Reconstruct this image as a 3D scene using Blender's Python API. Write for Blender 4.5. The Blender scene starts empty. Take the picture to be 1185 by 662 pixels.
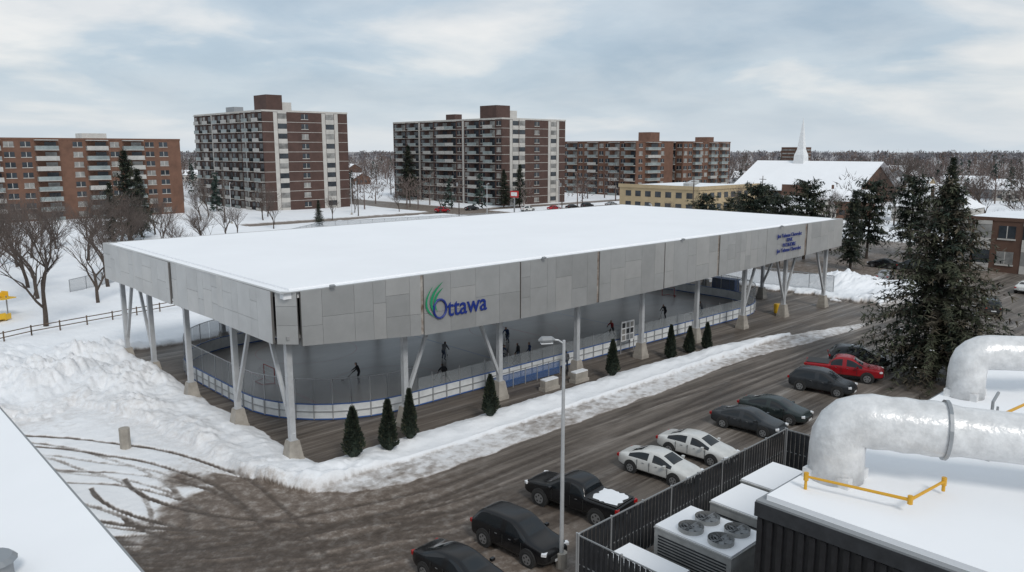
import bpy, math, random
import numpy as np
from mathutils import Vector, Matrix
random.seed(7); rng=np.random.default_rng(7)
scene=bpy.context.scene
scene.view_settings.view_transform='Standard'
try: scene.view_settings.look='None'
except Exception: pass
scene.view_settings.exposure=0
COL=bpy.context.collection
R=random.random
def U(a,b): return random.uniform(a,b)

# ------------------------------------------------------------ materials
def mat(name,col,rough=.7,metal=0,var=0.0,vscale=1.0,bump=0,bscale=8,alpha=1,spec=.5,stretch=(1,1,1),col2=None,det=4):
    m=bpy.data.materials.new(name);m.use_nodes=True
    nt=m.node_tree;b=nt.nodes['Principled BSDF']
    b.inputs['Roughness'].default_value=rough;b.inputs['Metallic'].default_value=metal
    b.inputs['Specular IOR Level'].default_value=spec
    b.inputs['Base Color'].default_value=(*col,1)
    if alpha<1: b.inputs['Alpha'].default_value=alpha
    if var>0 or col2:
        tc=nt.nodes.new('ShaderNodeTexCoord');mp=nt.nodes.new('ShaderNodeMapping');mp.inputs['Scale'].default_value=stretch
        n=nt.nodes.new('ShaderNodeTexNoise');n.inputs['Scale'].default_value=vscale;n.inputs['Detail'].default_value=det;n.inputs['Roughness'].default_value=.65
        r=nt.nodes.new('ShaderNodeValToRGB')
        c2=col2 if col2 else tuple(min(1,c*(1+var)) for c in col)
        c1=col if col2 else tuple(c*(1-var) for c in col)
        r.color_ramp.elements[0].position=.32;r.color_ramp.elements[1].position=.68
        r.color_ramp.elements[0].color=(*c1,1);r.color_ramp.elements[1].color=(*c2,1)
        L=nt.links
        L.new(tc.outputs['Object'],mp.inputs[0]);L.new(mp.outputs[0],n.inputs['Vector']);L.new(n.outputs[0],r.inputs[0]);L.new(r.outputs[0],b.inputs['Base Color'])
    if bump>0:
        tc=nt.nodes.new('ShaderNodeTexCoord');n=nt.nodes.new('ShaderNodeTexNoise');n.inputs['Scale'].default_value=bscale;n.inputs['Detail'].default_value=4
        bp=nt.nodes.new('ShaderNodeBump');bp.inputs['Strength'].default_value=bump;bp.inputs['Distance'].default_value=.05
        nt.links.new(tc.outputs['Object'],n.inputs['Vector']);nt.links.new(n.outputs[0],bp.inputs['Height']);nt.links.new(bp.outputs[0],b.inputs['Normal'])
    return m
M={}
M['snow']=mat('snow',(.82,.84,.87),.8,var=.05,vscale=.25,bump=.35,bscale=2.5,spec=.2)
M['roofsnow']=mat('roof_snow',(.86,.87,.89),.85,var=.02,vscale=.12,bump=.2,bscale=.7,spec=.15)
M['steelA']=mat('steel_panel_a',(.475,.475,.47),.42,.5,var=.07,vscale=.6)
M['steelB']=mat('steel_panel_b',(.445,.445,.44),.40,.5,var=.07,vscale=.6)
M['steelC']=mat('steel_panel_c',(.50,.495,.485),.45,.5,var=.07,vscale=.6)
M['seam']=mat('panel_backing',(.13,.125,.12),.6)
M['bronze']=mat('bronze_gap',(.14,.085,.055),.5,col2=(.5,.48,.45),vscale=1.4)
M['colm']=mat('galvanised_column',(.50,.51,.52),.5,.2,var=.1,vscale=2)
M['conc']=mat('concrete',(.36,.33,.29),.9,var=.2,vscale=1.5,bump=.3)
M['soffit']=mat('soffit',(.30,.30,.30),.7,.1)
M['beam']=mat('steel_beam',(.36,.36,.37),.5,.3)
M['ice']=mat('wet_rink_surface',(.20,.178,.16),.3,vscale=.16,stretch=(.35,1,1),col2=(.36,.335,.31),det=6)
M['board']=mat('white_board',(.72,.74,.75),.5,var=.12,vscale=1.2)
M['blue']=mat('blue_trim',(.05,.12,.33),.45)
M['bluecl']=mat('blue_tint_screen',(.08,.16,.36),.3,alpha=.45)
M['glass']=mat('board_glass',(.62,.66,.68),.15,alpha=.20)
M['mesh']=mat('chainlink_mesh',(.30,.31,.32),.5,alpha=.28)
M['post']=mat('fence_post',(.42,.43,.44),.45,.4)
M['blk']=mat('black_metal',(.018,.018,.02),.45,var=.3,vscale=3)
M['slat']=mat('dark_slat',(.03,.032,.036),.6,var=.3,vscale=2)
M['logoB']=mat('logo_blue',(.012,.03,.20),.4)
M['logoG']=mat('logo_green',(.02,.26,.12),.4)
M['brick']=mat('dark_brick',(.078,.044,.036),.85,var=.18,vscale=.5)
M['brick2']=mat('orange_brick',(.145,.075,.05),.85,var=.2,vscale=.5)
M['brick3']=mat('brown_brick',(.11,.06,.042),.85,var=.18,vscale=.5)
M['wpanel']=mat('pale_panel',(.48,.46,.43),.7,var=.10,vscale=.6)
M['slab']=mat('balcony_slab',(.42,.41,.39),.8,var=.12)
M['rail']=mat('balcony_rail',(.24,.275,.275),.35,var=.25,vscale=.4)
M['win']=mat('window_glass',(.035,.042,.05),.12,var=.5,vscale=.35)
M['winl']=mat('window_curtain',(.24,.235,.225),.5,var=.5,vscale=.3)
M['tan']=mat('tan_wall',(.40,.31,.19),.85,var=.08,vscale=.4)
M['white']=mat('white_paint',(.72,.73,.74),.5,var=.06)
M['duct']=mat('insulated_duct',(.68,.68,.68),.32,.12,var=.16,vscale=1.8,bump=1.0,bscale=3.0)
M['gas']=mat('yellow_pipe',(.62,.33,.02),.45)
M['hvac']=mat('hvac_casing',(.38,.38,.37),.5,.1,var=.15,vscale=1.5)
M['grey']=mat('grey_paint',(.25,.26,.27),.5)
M['trunk']=mat('bark',(.075,.058,.048),.95,var=.3,vscale=4)
M['twig']=mat('twig',(.105,.082,.072),.95,var=.2,vscale=2)
M['ndA']=mat('needles_dark',(.018,.030,.019),.85,var=.3,vscale=1)
M['ndB']=mat('needles_olive',(.060,.066,.038),.85,var=.3,vscale=1)
M['ndC']=mat('needles_brown',(.095,.080,.055),.9,var=.3,vscale=1)
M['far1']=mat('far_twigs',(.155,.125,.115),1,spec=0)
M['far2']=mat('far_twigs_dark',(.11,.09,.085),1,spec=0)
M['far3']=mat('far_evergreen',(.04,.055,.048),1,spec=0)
M['far4']=mat('far_trees_haze_tint',(.19,.185,.20),1,spec=0)  # farthest trees: aerial haze put into the base colour, paler and bluer
M['tire']=mat('tire',(.018,.018,.018),.85)
M['rim']=mat('rim',(.35,.36,.37),.35,.7)
M['cglass']=mat('car_glass',(.012,.015,.018),.06)
M['red_l']=mat('tail_lamp',(.35,.01,.01),.25)
M['head_l']=mat('head_lamp',(.75,.76,.78),.15)
M['plastic']=mat('dark_plastic',(.03,.03,.03),.6)
M['yel']=mat('yellow_plastic',(.75,.45,.02),.4)
M['redp']=mat('red_paint',(.45,.02,.02),.4)
M['skin']=mat('skin',(.45,.27,.2),.6)
M['wood']=mat('weathered_wood',(.12,.085,.06),.9,var=.3,vscale=2)
M['fb']=mat('faded_line_blue',(.16,.18,.26),.3);M['fr']=mat('faded_line_red',(.29,.17,.155),.3)
def paint(name,c):
    return mat(name,c,.22,.15,var=.12,vscale=1.3)

# ------------------------------------------------------------ mesh builder
class MB:
    def __init__(s): s.v=[];s.f=[];s.m=[];s.mats=[]
    def mi(s,k):
        if k not in s.mats: s.mats.append(k)
        return s.mats.index(k)
    def poly(s,pts,k):
        n=len(s.v);s.v+= [tuple(p) for p in pts];s.f.append(tuple(range(n,n+len(pts))));s.m.append(s.mi(k))
    def box(s,x0,x1,y0,y1,z0,z1,k,top=None):
        n=len(s.v);i=s.mi(k)
        s.v+=[(x0,y0,z0),(x1,y0,z0),(x1,y1,z0),(x0,y1,z0),(x0,y0,z1),(x1,y0,z1),(x1,y1,z1),(x0,y1,z1)]
        s.f+=[(n,n+3,n+2,n+1),(n+4,n+5,n+6,n+7),(n,n+1,n+5,n+4),(n+1,n+2,n+6,n+5),(n+2,n+3,n+7,n+6),(n+3,n,n+4,n+7)]
        s.m+=[i,s.mi(top) if top else i,i,i,i,i]
    def obox(s,c,size,rz,k,ry=0,rx=0):
        n=len(s.v);i=s.mi(k)
        Mx=Matrix.Translation(c)@Matrix.Rotation(rz,4,'Z')@Matrix.Rotation(ry,4,'Y')@Matrix.Rotation(rx,4,'X')
        a,b,c2=size[0]/2,size[1]/2,size[2]/2
        for p in [(-a,-b,-c2),(a,-b,-c2),(a,b,-c2),(-a,b,-c2),(-a,-b,c2),(a,-b,c2),(a,b,c2),(-a,b,c2)]:
            s.v.append(tuple(Mx@Vector(p)))
        s.f+=[(n,n+3,n+2,n+1),(n+4,n+5,n+6,n+7),(n,n+1,n+5,n+4),(n+1,n+2,n+6,n+5),(n+2,n+3,n+7,n+6),(n+3,n,n+4,n+7)]
        s.m+=[i]*6
    def tube(s,pts,rad,k,n=8,cap=True,square=False):
        pts=[Vector(p) for p in pts];
        if not hasattr(rad,'__len__'): rad=[rad]*len(pts)
        i=s.mi(k);base=len(s.v)
        prev=None
        for j,p in enumerate(pts):
            if j==0: d=pts[1]-p
            elif j==len(pts)-1: d=p-pts[j-1]
            else: d=(pts[j+1]-p).normalized()+(p-pts[j-1]).normalized()
            d.normalize()
            if prev is None:
                a=d.cross(Vector((0,0,1)))
                if a.length<.01: a=d.cross(Vector((0,1,0)))
                a.normalize()
            else:
                a=prev-d*prev.dot(d);a.normalize()
            prev=a;b=d.cross(a)
            for q in range(n):
                t=2*math.pi*(q+(.5 if square else 0))/n
                s.v.append(tuple(p+(a*math.cos(t)+b*math.sin(t))*rad[j]))
        for j in range(len(pts)-1):
            for q in range(n):
                q2=(q+1)%n
                s.f.append((base+j*n+q,base+j*n+q2,base+(j+1)*n+q2,base+(j+1)*n+q));s.m.append(i)
        if cap:
            s.f.append(tuple(base+q for q in range(n))[::-1]);s.m.append(i)
            e=base+(len(pts)-1)*n
            s.f.append(tuple(e+q for q in range(n)));s.m.append(i)
    def mesh(s,name,smooth=False):
        me=bpy.data.meshes.new(name);me.from_pydata(s.v,[],s.f)
        for k in s.mats: me.materials.append(M[k] if isinstance(k,str) else k)
        me.polygons.foreach_set('material_index',s.m)
        if smooth: me.polygons.foreach_set('use_smooth',[True]*len(s.f))
        me.update();return me
    def make(s,name,loc=(0,0,0),rz=0,parent=None,smooth=False,sub=0):
        o=bpy.data.objects.new(name,s.mesh(name,smooth));COL.objects.link(o)
        o.location=loc;o.rotation_euler=(0,0,rz)
        if parent: o.parent=parent
        if sub:
            md=o.modifiers.new('s','SUBSURF');md.levels=sub;md.render_levels=sub
        return o
def obj(name,me,loc,rz=0,sc=1):
    o=bpy.data.objects.new(name,me);COL.objects.link(o);o.location=loc;o.rotation_euler=(0,0,rz)
    o.scale=(sc,sc,sc) if not hasattr(sc,'__len__') else sc
    return o
def empty(name,loc,rz=0):
    o=bpy.data.objects.new(name,None);COL.objects.link(o);o.location=loc;o.rotation_euler=(0,0,rz);return o

# ------------------------------------------------------------ noise + ground
T=rng.random((256,256))
def vn(x,y,ox=0,oy=0):
    x=x+ox;y=y+oy
    ix=np.floor(x).astype(int);iy=np.floor(y).astype(int);fx=x-ix;fy=y-iy
    fx=fx*fx*(3-2*fx);fy=fy*fy*(3-2*fy)
    g=lambda a,b:T[a%256,b%256]
    return (g(ix,iy)*(1-fx)+g(ix+1,iy)*fx)*(1-fy)+(g(ix,iy+1)*(1-fx)+g(ix+1,iy+1)*fx)*fy
def fbm(x,y,o=4,s=1.0,off=0):
    r=0;a=.5;t=0
    for i in range(o):
        r=r+a*vn(x*s,y*s,off+17.3*i,off*1.7+9.1*i);t+=a;a*=.5;s*=2.03
    return r/t
def ss(a,b,x):
    t=np.clip((x-a)/(b-a),0,1);return t*t*(3-2*t)
def axis(segs,lo,hi):
    out=[]
    for a,b,st in segs: out+=list(np.arange(a,b,st))
    out.append(segs[-1][1])
    st=1.0;p=out[-1];up=[]
    while p<hi: st*=1.12;p+=st;up.append(p)
    st=1.0;p=out[0];dn=[]
    while p>lo: st*=1.12;p-=st;dn.append(p)
    return np.array(dn[::-1]+out+up)
xs=axis([(-24,-14,.4),(-14,8,.10),(8,76,.25),(76,130,.6)],-3500,4500)
ys=axis([(-40,-22,.5),(-22,22,.11),(22,60,.3),(60,135,1.0)],-3500,4500)
X,Y=np.meshgrid(xs,ys,indexing='ij')
ed=np.interp(X,[-6,-3,-.7,.8,3.9,25,40,57,62,68,100,140],[12,3,-2.9,-4.5,-5.6,-5.3,-4.7,-6.3,-6.3,-5,-5.5,-7])
n1=fbm(X,Y,4,.6,3)-.5; n2=fbm(X,Y,3,2.2,11)-.5
sd_road=np.minimum(np.minimum(ed-Y, X+13),115-X)
ylow=np.interp(X,[0,30,42,50,57,62,66],[-.3,-.3,-.8,-2.4,-4.2,-5.4,-7.5])
sd_ap=np.minimum(np.minimum(X-1.6,73-X+ (n1*4)),np.minimum(Y-ylow,34-Y))
xr=np.interp(Y,[-10,-3,0,6,12,17,24],[-1.5,-1.8,-1.9,-2.2,-2.8,-4,-7])
sd_lot=np.minimum(np.minimum(X+13.5,np.where(Y<-3,3,xr-X)),20.5-Y+n1*4)
big=fbm(X,Y,3,.12,5)
road=ss(-.2,.25,sd_road+n1*np.where(X>4,.55,1.0))
edge_l=X-Y*.30+n1*7+(big-.5)*8
road=road*ss(-9.5,-3.0,edge_l)
ap=ss(-.3,.3,sd_ap+n1*.7)
lot=ss(-.6,.6,sd_lot+n1*1.4)
# wheel tracks: swept arcs turning from the road up into the lot, straight ruts along the road
tr=np.zeros_like(X)
sub=(X>-15)&(X<20)&(Y>-24)&(Y<22)
xsn=X[sub];ysn=Y[sub];acc=np.zeros_like(xsn);wob=(fbm(xsn,ysn,2,.13,31)-.5)*1.0;brk=fbm(xsn,ysn,3,.35,81)
def stroke(d,w,st):
    global acc
    acc=np.maximum(acc,ss(w,w*.45,np.abs(d+wob))*st*ss(.10,.32,brk))
for i in range(17):
    cx=U(3,11);yb=U(-13,-6);r=U(12,26);cy=yb+r;st=U(.6,1);wd=U(.17,.27)
    for dr in (0,1.65):
        rr=r+dr
        stroke(np.where((xsn<cx)&(ysn<cy),np.hypot(xsn-cx,ysn-cy)-rr,np.where((xsn>=cx)&(ysn<0),ysn-(cy-rr),9)),wd,st)
for i in range(5):
    cx=U(-34,-26);cy=U(-10,4);r=U(18,28);st=U(.5,.9)
    for dr in (0,1.65): stroke(np.hypot(xsn-cx,ysn-cy)-(r+dr),.2,st)
tr[sub]=acc
tr*=1-ss(12,20,X)
rut=np.zeros_like(X)
wv=(fbm(X,X*0,3,.045,101)-.5)*1.6
for y0 in (-6.7,-7.3,-8.4,-8.9,-9.9,-10.7,-11.3):
    wv2=wv*U(.6,1.2)+(fbm(X,X*0,2,.09,int(U(110,220)))-.5)*1.1
    rut=np.maximum(rut,ss(.30,.10,np.abs(Y-y0-wv2))*U(.5,1)*(X>2)*(X<112)*ss(.25,.5,fbm(X,Y,3,.2,141)))
rut*=road
ruta=np.maximum(rut*ss(2,10,X),tr)
lotgrad=ss(10,-12,Y-X*1.0+n1*7)
lotf=lot*np.clip(.04+.30*lotgrad+(big-.5)*.5+tr*.80+n2*.34,0,1)
far=np.zeros_like(X)
for (a,b,c,d_) in [(60,330,137,144),(118,135,60,300),(-60,118,228,236),(150,300,120,128),(90,108,-60,90),(88,140,-9,30)]:
    q=np.minimum(np.minimum(X-a,b-X),np.minimum(Y-c,d_-Y)); far=np.maximum(far,ss(-1,1.2,q+n1*2)*.72)
asph=np.maximum.reduce([road,ap,lotf,far])
solid=np.maximum.reduce([road,ap,lot*.85,far])
sn=1-ss(.25,.75,solid)
berm=np.exp(-((sd_road+1.1)/.9)**2)*ss(-4,0,X)*(X<62)*(.15+.55*fbm(X,Y,4,.9,21))
berm2=np.exp(-((sd_ap+1.0)/.9)**2)*(.12+.35*fbm(X,Y,4,1.1,41))
pile=np.zeros_like(X)
for (cx,cy,rx,ry,h) in [(-2,24,4,4,1.6),(-6,28,5,5,1.9),(-2,33,4,5,1.5),(-9,34,5,6,1.4),(-3.0,17,2.2,4,1.0),(-13,24,4,4,1.3),(-1.6,9,1.2,5,.6),(-1.2,1,1.1,3.5,.5),(84,6,6,5,1.6),(92,-1,7,3,1.9),(78,-1.5,5,2,1.1),(2,-2.6,3,1.2,.4),(-10,40,5,4,1.2),(60,-24,6,3,1.0),(72,-22,8,3,1.2)]:
    q=((X-cx)/rx)**2+((Y-cy)/ry)**2; pile=np.maximum(pile,np.exp(-q)*h)
lump=fbm(X,Y,5,.8,61);chunk=np.abs(fbm(X,Y,3,1.9,91)-.5)*2
Z=sn*(.16+ (fbm(X,Y,3,.15,71)-.5)*.3*ss(0,40,Y)+berm+berm2) + pile*(.30+1.1*lump+.35*chunk)*np.maximum(sn,.3)*(1-np.maximum(road*(X>-1),ap)*.9)
Z+= sn*((lump-.5)*.14+chunk*.05)*ss(200,100,np.hypot(X,Y)) + (1-sn)*n2*.03
Z+= lot*(1-road)*(1-tr)*.06*(.5+n2)-ruta*.05
rinkin=(X>2.5)&(X<66)&(Y>4)&(Y<32)
Z=np.where(rinkin,-.02,Z)
rb=ss(0,3,np.minimum.reduce([X,68-X,Y+0.2,34-Y])); Z=Z*(1-rb*.9)
Z=np.where(far>.3,np.minimum(Z,.05),Z)
dirt=np.clip(ss(1.1,0,np.abs(sd_road+.2))*.45*(X>-4)+ss(3,0,np.abs(sd_lot))*.35+pile*.16*(Y>10)*(X<2)+(lump-.55)*.3*(np.hypot(X+5,Y-20)<30),0,1)
dist=np.hypot(X+19,Y+39)
woodm=ss(260,560,dist+ (fbm(X,Y,3,.012,55)-.5)*350)*.85
nx,ny=X.shape
me=bpy.data.meshes.new('snowy_ground')
co=np.stack([X,Y,Z],-1).reshape(-1,3).astype('f4')
idx=np.arange(nx*ny).reshape(nx,ny)
qd=np.stack([idx[:-1,:-1],idx[1:,:-1],idx[1:,1:],idx[:-1,1:]],-1).reshape(-1)
me.vertices.add(nx*ny);me.vertices.foreach_set('co',co.ravel())
nf=len(qd)//4
me.loops.add(nf*4);me.loops.foreach_set('vertex_index',qd.astype('i4'))
me.polygons.add(nf);me.polygons.foreach_set('loop_start',np.arange(0,nf*4,4,dtype='i4'));me.polygons.foreach_set('loop_total',np.full(nf,4,'i4'))
me.polygons.foreach_set('use_smooth',np.ones(nf,bool))
me.update()
for nm,arr in (('asph',asph),('dirt',dirt),('road',np.maximum(road*ss(1,12,X),ap)),('woodm',woodm),('rut',ruta)):
    at=me.attributes.new(nm,'FLOAT','POINT');at.data.foreach_set('value',arr.ravel().astype('f4'))
g=bpy.data.objects.new('snowy_ground',me);COL.objects.link(g)
def gh(x,y):
    i=int(np.clip(np.searchsorted(xs,x),0,nx-1));j=int(np.clip(np.searchsorted(ys,y),0,ny-1));return float(Z[i,j])
gm=bpy.data.materials.new('ground_surface');gm.use_nodes=True;me.materials.append(gm)
nt=gm.node_tree;N=nt.nodes;L=nt.links;bs=N['Principled BSDF']
def nd(t,**k):
    n=N.new(t)
    for a,b in k.items(): setattr(n,a,b)
    return n
def mth(op,a,b=None,clamp=False):
    n=nd('ShaderNodeMath',operation=op,use_clamp=clamp)
    for i,q in enumerate((a,b)):
        if q is None: continue
        if isinstance(q,(int,float)): n.inputs[i].default_value=q
        else: L.new(q,n.inputs[i])
    return n.outputs[0]
def mix(f,a,b):
    n=nd('ShaderNodeMix',data_type='RGBA')
    for s,q in ((0,f),(6,a),(7,b)):
        if isinstance(q,(int,float)): n.inputs[s].default_value=q
        elif isinstance(q,tuple): n.inputs[s].default_value=(*q,1)
        else: L.new(q,n.inputs[s])
    return n.outputs[2]
tc=nd('ShaderNodeTexCoord')
def noise(scale,detail=5,st=(1,1,1),rough=.6):
    mp=nd('ShaderNodeMapping');mp.inputs['Scale'].default_value=st;L.new(tc.outputs['Object'],mp.inputs[0])
    n=nd('ShaderNodeTexNoise');n.inputs['Scale'].default_value=scale;n.inputs['Detail'].default_value=detail;n.inputs['Roughness'].default_value=rough
    L.new(mp.outputs[0],n.inputs['Vector']);return n.outputs[0]
def ramp(f,*st):
    r=nd('ShaderNodeValToRGB');e=r.color_ramp.elements
    while len(e)<len(st): e.new(.5)
    for i,(p,c) in enumerate(st): e[i].position=p;e[i].color=(*c,1) if isinstance(c,tuple) else (c,c,c,1)
    L.new(f,r.inputs[0]);return r.outputs[0]
def attr(n): a=nd('ShaderNodeAttribute');a.attribute_name=n;return a.outputs['Fac']
A=attr('asph');D=attr('dirt');RD=attr('road');WD=attr('woodm');RT=attr('rut')
nf1=noise(2.2,6,rough=.7)
f=mth('ADD',A,mth('MULTIPLY',mth('SUBTRACT',nf1,.5),.5))
fac=ramp(f,(.30,0.),(.62,1.))
streak=noise(1.0,4,(.025,1.1,1),.6);streak2=noise(1.0,5,(.08,3.2,1),.7)
patch=noise(.28,5,(.5,1,1),.65)
asph_c=ramp(mth('ADD',mth('MULTIPLY',streak,.5),mth('MULTIPLY',streak2,.5)),(.39,(.048,.040,.034)),(.47,(.11,.092,.078)),(.54,(.195,.168,.146)),(.61,(.38,.35,.32)))
asph_d=ramp(patch,(.36,(.055,.046,.039)),(.52,(.14,.118,.098)),(.66,(.27,.24,.215)))
asph_c=mix(.38,asph_c,asph_d)
mud=ramp(noise(1.6,6,rough=.75),(.3,(.085,.065,.052)),(.50,(.17,.135,.11)),(.68,(.36,.325,.295)))
darkc=mix(RD,mud,asph_c)
darkc=mix(mth('MULTIPLY',RT,ramp(nf1,(.3,.9),(.7,.5))),darkc,(.045,.034,.027))
snowc=ramp(noise(.22,4),(.3,(.80,.82,.85)),(.7,(.87,.88,.90)))
dn=mth('MULTIPLY',D,ramp(noise(3.0,6,rough=.75),(.35,0.),(.62,1.)))
snowc=mix(dn,snowc,(.42,.37,.33))
edge=ramp(f,(.12,0.),(.34,.45),(.5,.8))
snowc=mix(edge,snowc,(.46,.415,.38))
snowc=mix(WD,snowc,ramp(noise(.03,4),(.4,(.13,.11,.10)),(.62,(.30,.28,.28))))
L.new(mix(fac,snowc,darkc),bs.inputs['Base Color'])
L.new(mth('ADD',mth('MULTIPLY',mth('MULTIPLY',fac,ramp(patch,(.38,1.),(.56,.45))),-.42),.82),bs.inputs['Roughness'])
bs.inputs['Specular IOR Level'].default_value=.35
bp=nd('ShaderNodeBump');bp.inputs['Strength'].default_value=.6;bp.inputs['Distance'].default_value=.12
L.new(mth('ADD',noise(1.5,6,rough=.72),mth('MULTIPLY',fac,-.4)),bp.inputs['Height']);L.new(bp.outputs[0],bs.inputs['Normal'])

# ------------------------------------------------------------ covered rink
rink=empty('covered_ice_rink',(0,0,0))
W,DP,ZT=68.2,32.0,10.3
b=MB()
b.box(.25,W-.25,.25,DP-.25,9.9,ZT-.06,'roofsnow')
b.box(.9,W-.9,.9,DP-.9,ZT-.055,ZT+.05,'roofsnow')
b.box(.4,W-.4,.4,DP-.4,7.55,7.75,'soffit')
b.make('roof',parent=rink)
b=MB()
def bot(x): return float(np.interp(x,[0,9,17.5,26,34,43,51,60,68.2],[7.3,6.45,6.25,6.25,6.35,6.5,6.7,6.9,7.25]))
def panel_run(P0,dx_,dy_,length,zb0,zb1,yaw):
    """one cladding bay: backing sheet plus individual steel sheets"""
    ang=math.atan2(dy_,dx_)+yaw
    d=Vector((math.cos(ang),math.sin(ang),0));nrm=Vector((d.y,-d.x,0))
    g=.10
    def pt(s,z,o): return Vector(P0)+d*s+nrm*o+Vector((0,0,z))
    def slab(s0,s1,z00,z01,z10,z11,o0,o1,k):
        c=[pt(s0,z00,o1),pt(s1,z10,o1),pt(s1,z11,o1),pt(s0,z01,o1),pt(s0,z00,o0),pt(s1,z10,o0),pt(s1,z11,o0),pt(s0,z01,o0)]
        n=len(b.v);b.v+=[tuple(q) for q in c];i=b.mi(k)
        b.f+=[(n,n+1,n+2,n+3),(n+5,n+4,n+7,n+6),(n+4,n,n+3,n+7),(n+1,n+5,n+6,n+2),(n+3,n+2,n+6,n+7),(n+4,n+5,n+1,n)];b.m+=[i]*6
    zb=lambda s:zb0+(zb1-zb0)*s/length
    slab(g,length-g,zb(g)+.03,ZT-.04,zb(length-g)+.03,ZT-.04,-.12,0,'seam')
    s=g
    cols=[]
    while s<length-g-.05:
        w=random.choice([.9,1.3,1.75,2.1]);e=min(s+w,length-g)
        if length-g-e<.5: e=length-g
        cols.append((s,e));s=e
    for (s0,s1) in cols:
        split=random.choice([(0,.36,1),(0,.62,1),(0,.36,.72,1),(0,1),(0,.5,1)])
        for q in range(len(split)-1):
            u0,u1=split[q],split[q+1];gp=.008
            z=lambda s,u: zb(s)+(ZT-zb(s))*u
            slab(s0+gp,s1-gp,z(s0,u0)+gp,z(s0,u1)-gp,z(s1,u0)+gp,z(s1,u1)-gp,.002,.03,random.choice(['steelA','steelA','steelB','steelC']))
nb=8;step=(W-1.0)/nb
for k in range(nb):
    x0=1.0+k*step
    panel_run((x0,-.02,0),1,0,step,bot(x0),bot(x0+step),math.radians([.5,-.7,.6,-.5,.7,-.6,.9,-.5][k]))
for k in range(4):
    y0=DP-k*(DP-1)/4
    panel_run((0,y0,0),0,-1,(DP-1)/4,7.3,7.3,math.radians([.9,-.8,1.0,-.7][k]))
panel_run((0.0,1.0,0),1,-1,1.41,7.3,7.3,0)
for k in range(4): panel_run((W,k*DP/4,0),0,1,DP/4,7.2,7.2,0)
for k in range(8): panel_run((W-k*W/8,DP,0),-1,0,W/8,7.3,7.3,0)
for k in range(1,8):
    x=1.0+k*step; b.box(x-.14,x+.14,.06,.16,bot(x)+.05,ZT-.05,'bronze')
b.make('steel_fascia',parent=rink)
b=MB()
b.box(.02,W-.02,.05,.25,ZT-.035,ZT+.0,'steelC');b.box(.02,.25,.26,DP,ZT-.035,ZT,'steelC');b.box(W-.25,W-.02,.26,DP,ZT-.035,ZT,'steelC');b.box(.26,W-.26,DP-.24,DP-.02,ZT-.035,ZT,'steelC')
b.make('roof_flashing',parent=rink)
b=MB()
def column(x,y,h=7.55):
    b.obox((x,y,.15),(1.0,1.0,.3),0,'conc')
    n=len(b.v)
    for z,s_ in ((.3,.46),(1.35,.30)):
        for p in ((-1,-1),(1,-1),(1,1),(-1,1)): b.v.append((x+p[0]*s_,y+p[1]*s_,z))
    i=b.mi('conc');b.f+=[(n,n+1,n+5,n+4),(n+1,n+2,n+6,n+5),(n+2,n+3,n+7,n+6),(n+3,n,n+4,n+7),(n+4,n+5,n+6,n+7)];b.m+=[i]*5
    b.obox((x,y,1.38),(.5,.5,.05),0,'colm')
    b.obox((x,y,1.40+(h-1.4)/2),(.34,.34,h-1.4),0,'colm')
def brace(x,y,x2,y2,z0=1.7,z1=7.55): b.tube([(x,y,z0),(x2,y2,z1)],.15,'colm',4,square=True)
cx=[.9+8.35*k for k in range(9)]
cy=[1.3,9,17,24.6,31]
for k,x in enumerate(cx):
    column(x,1.4 if k in(0,8) else 1.9); column(x,30.8)
for y in cy[1:-1]: column(1.0,y);column(67.4,y)
for (p,q,fr) in [((cx[1],1.9),(cx[2],1.9),.30),((cx[6],1.9),(cx[7],1.9),.3)]:
    for s0,s1 in ((p,q),(q,p)):
        brace(s0[0],s0[1],s0[0]+(s1[0]-s0[0])*fr,s0[1])
brace(.95,9,1,6.4);brace(.95,1.3,1,4.0);brace(cx[8],1.4,cx[8]-2.4,1.6);brace(cx[7],1.9,cx[7]+2.3,1.8)
brace(67.4,9,67.4,6.6);brace(1,24.6,1,27);brace(1,31,1,28.4)
b.make('columns',parent=rink)
b=MB()
for x in cx: b.box(x-.15,x+.15,1.1,31,6.95 if x>5 and x<60 else 7.3,7.545,'beam')
for y in np.linspace(3.5,29,8): b.box(1,67.2,y-.08,y+.08,7.35,7.54,'beam')
b.make('roof_beams',parent=rink)
def text(body,size,loc,k,rz=0,ex=.02,name='lettering',sx=1,al='CENTER',off=0.0):
    c=bpy.data.curves.new(name,'FONT');c.body=body;c.size=size;c.extrude=ex;c.align_x=al;c.offset=off
    o=bpy.data.objects.new(name,c);COL.objects.link(o);bpy.context.view_layer.update()
    dg=bpy.context.evaluated_depsgraph_get();m2=bpy.data.meshes.new_from_object(o.evaluated_get(dg));bpy.data.objects.remove(o)
    m2.materials.clear();m2.materials.append(M[k])
    o=bpy.data.objects.new(name,m2);COL.objects.link(o);o.rotation_euler=(math.pi/2,0,rz);o.location=loc;o.scale=(sx,1,1);o.parent=rink;return o
text('ttawa',1.62,(12.95,-.155,7.42),'logoB',math.radians(-.7),sx=.92,off=.012)
b=MB()
ox=10.68
ring=[(ox+.50*math.cos(t),-.14,8.00+.60*math.sin(t)) for t in np.linspace(0,2*math.pi,31)]
b.tube(ring,.075,'logoB',6)
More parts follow.
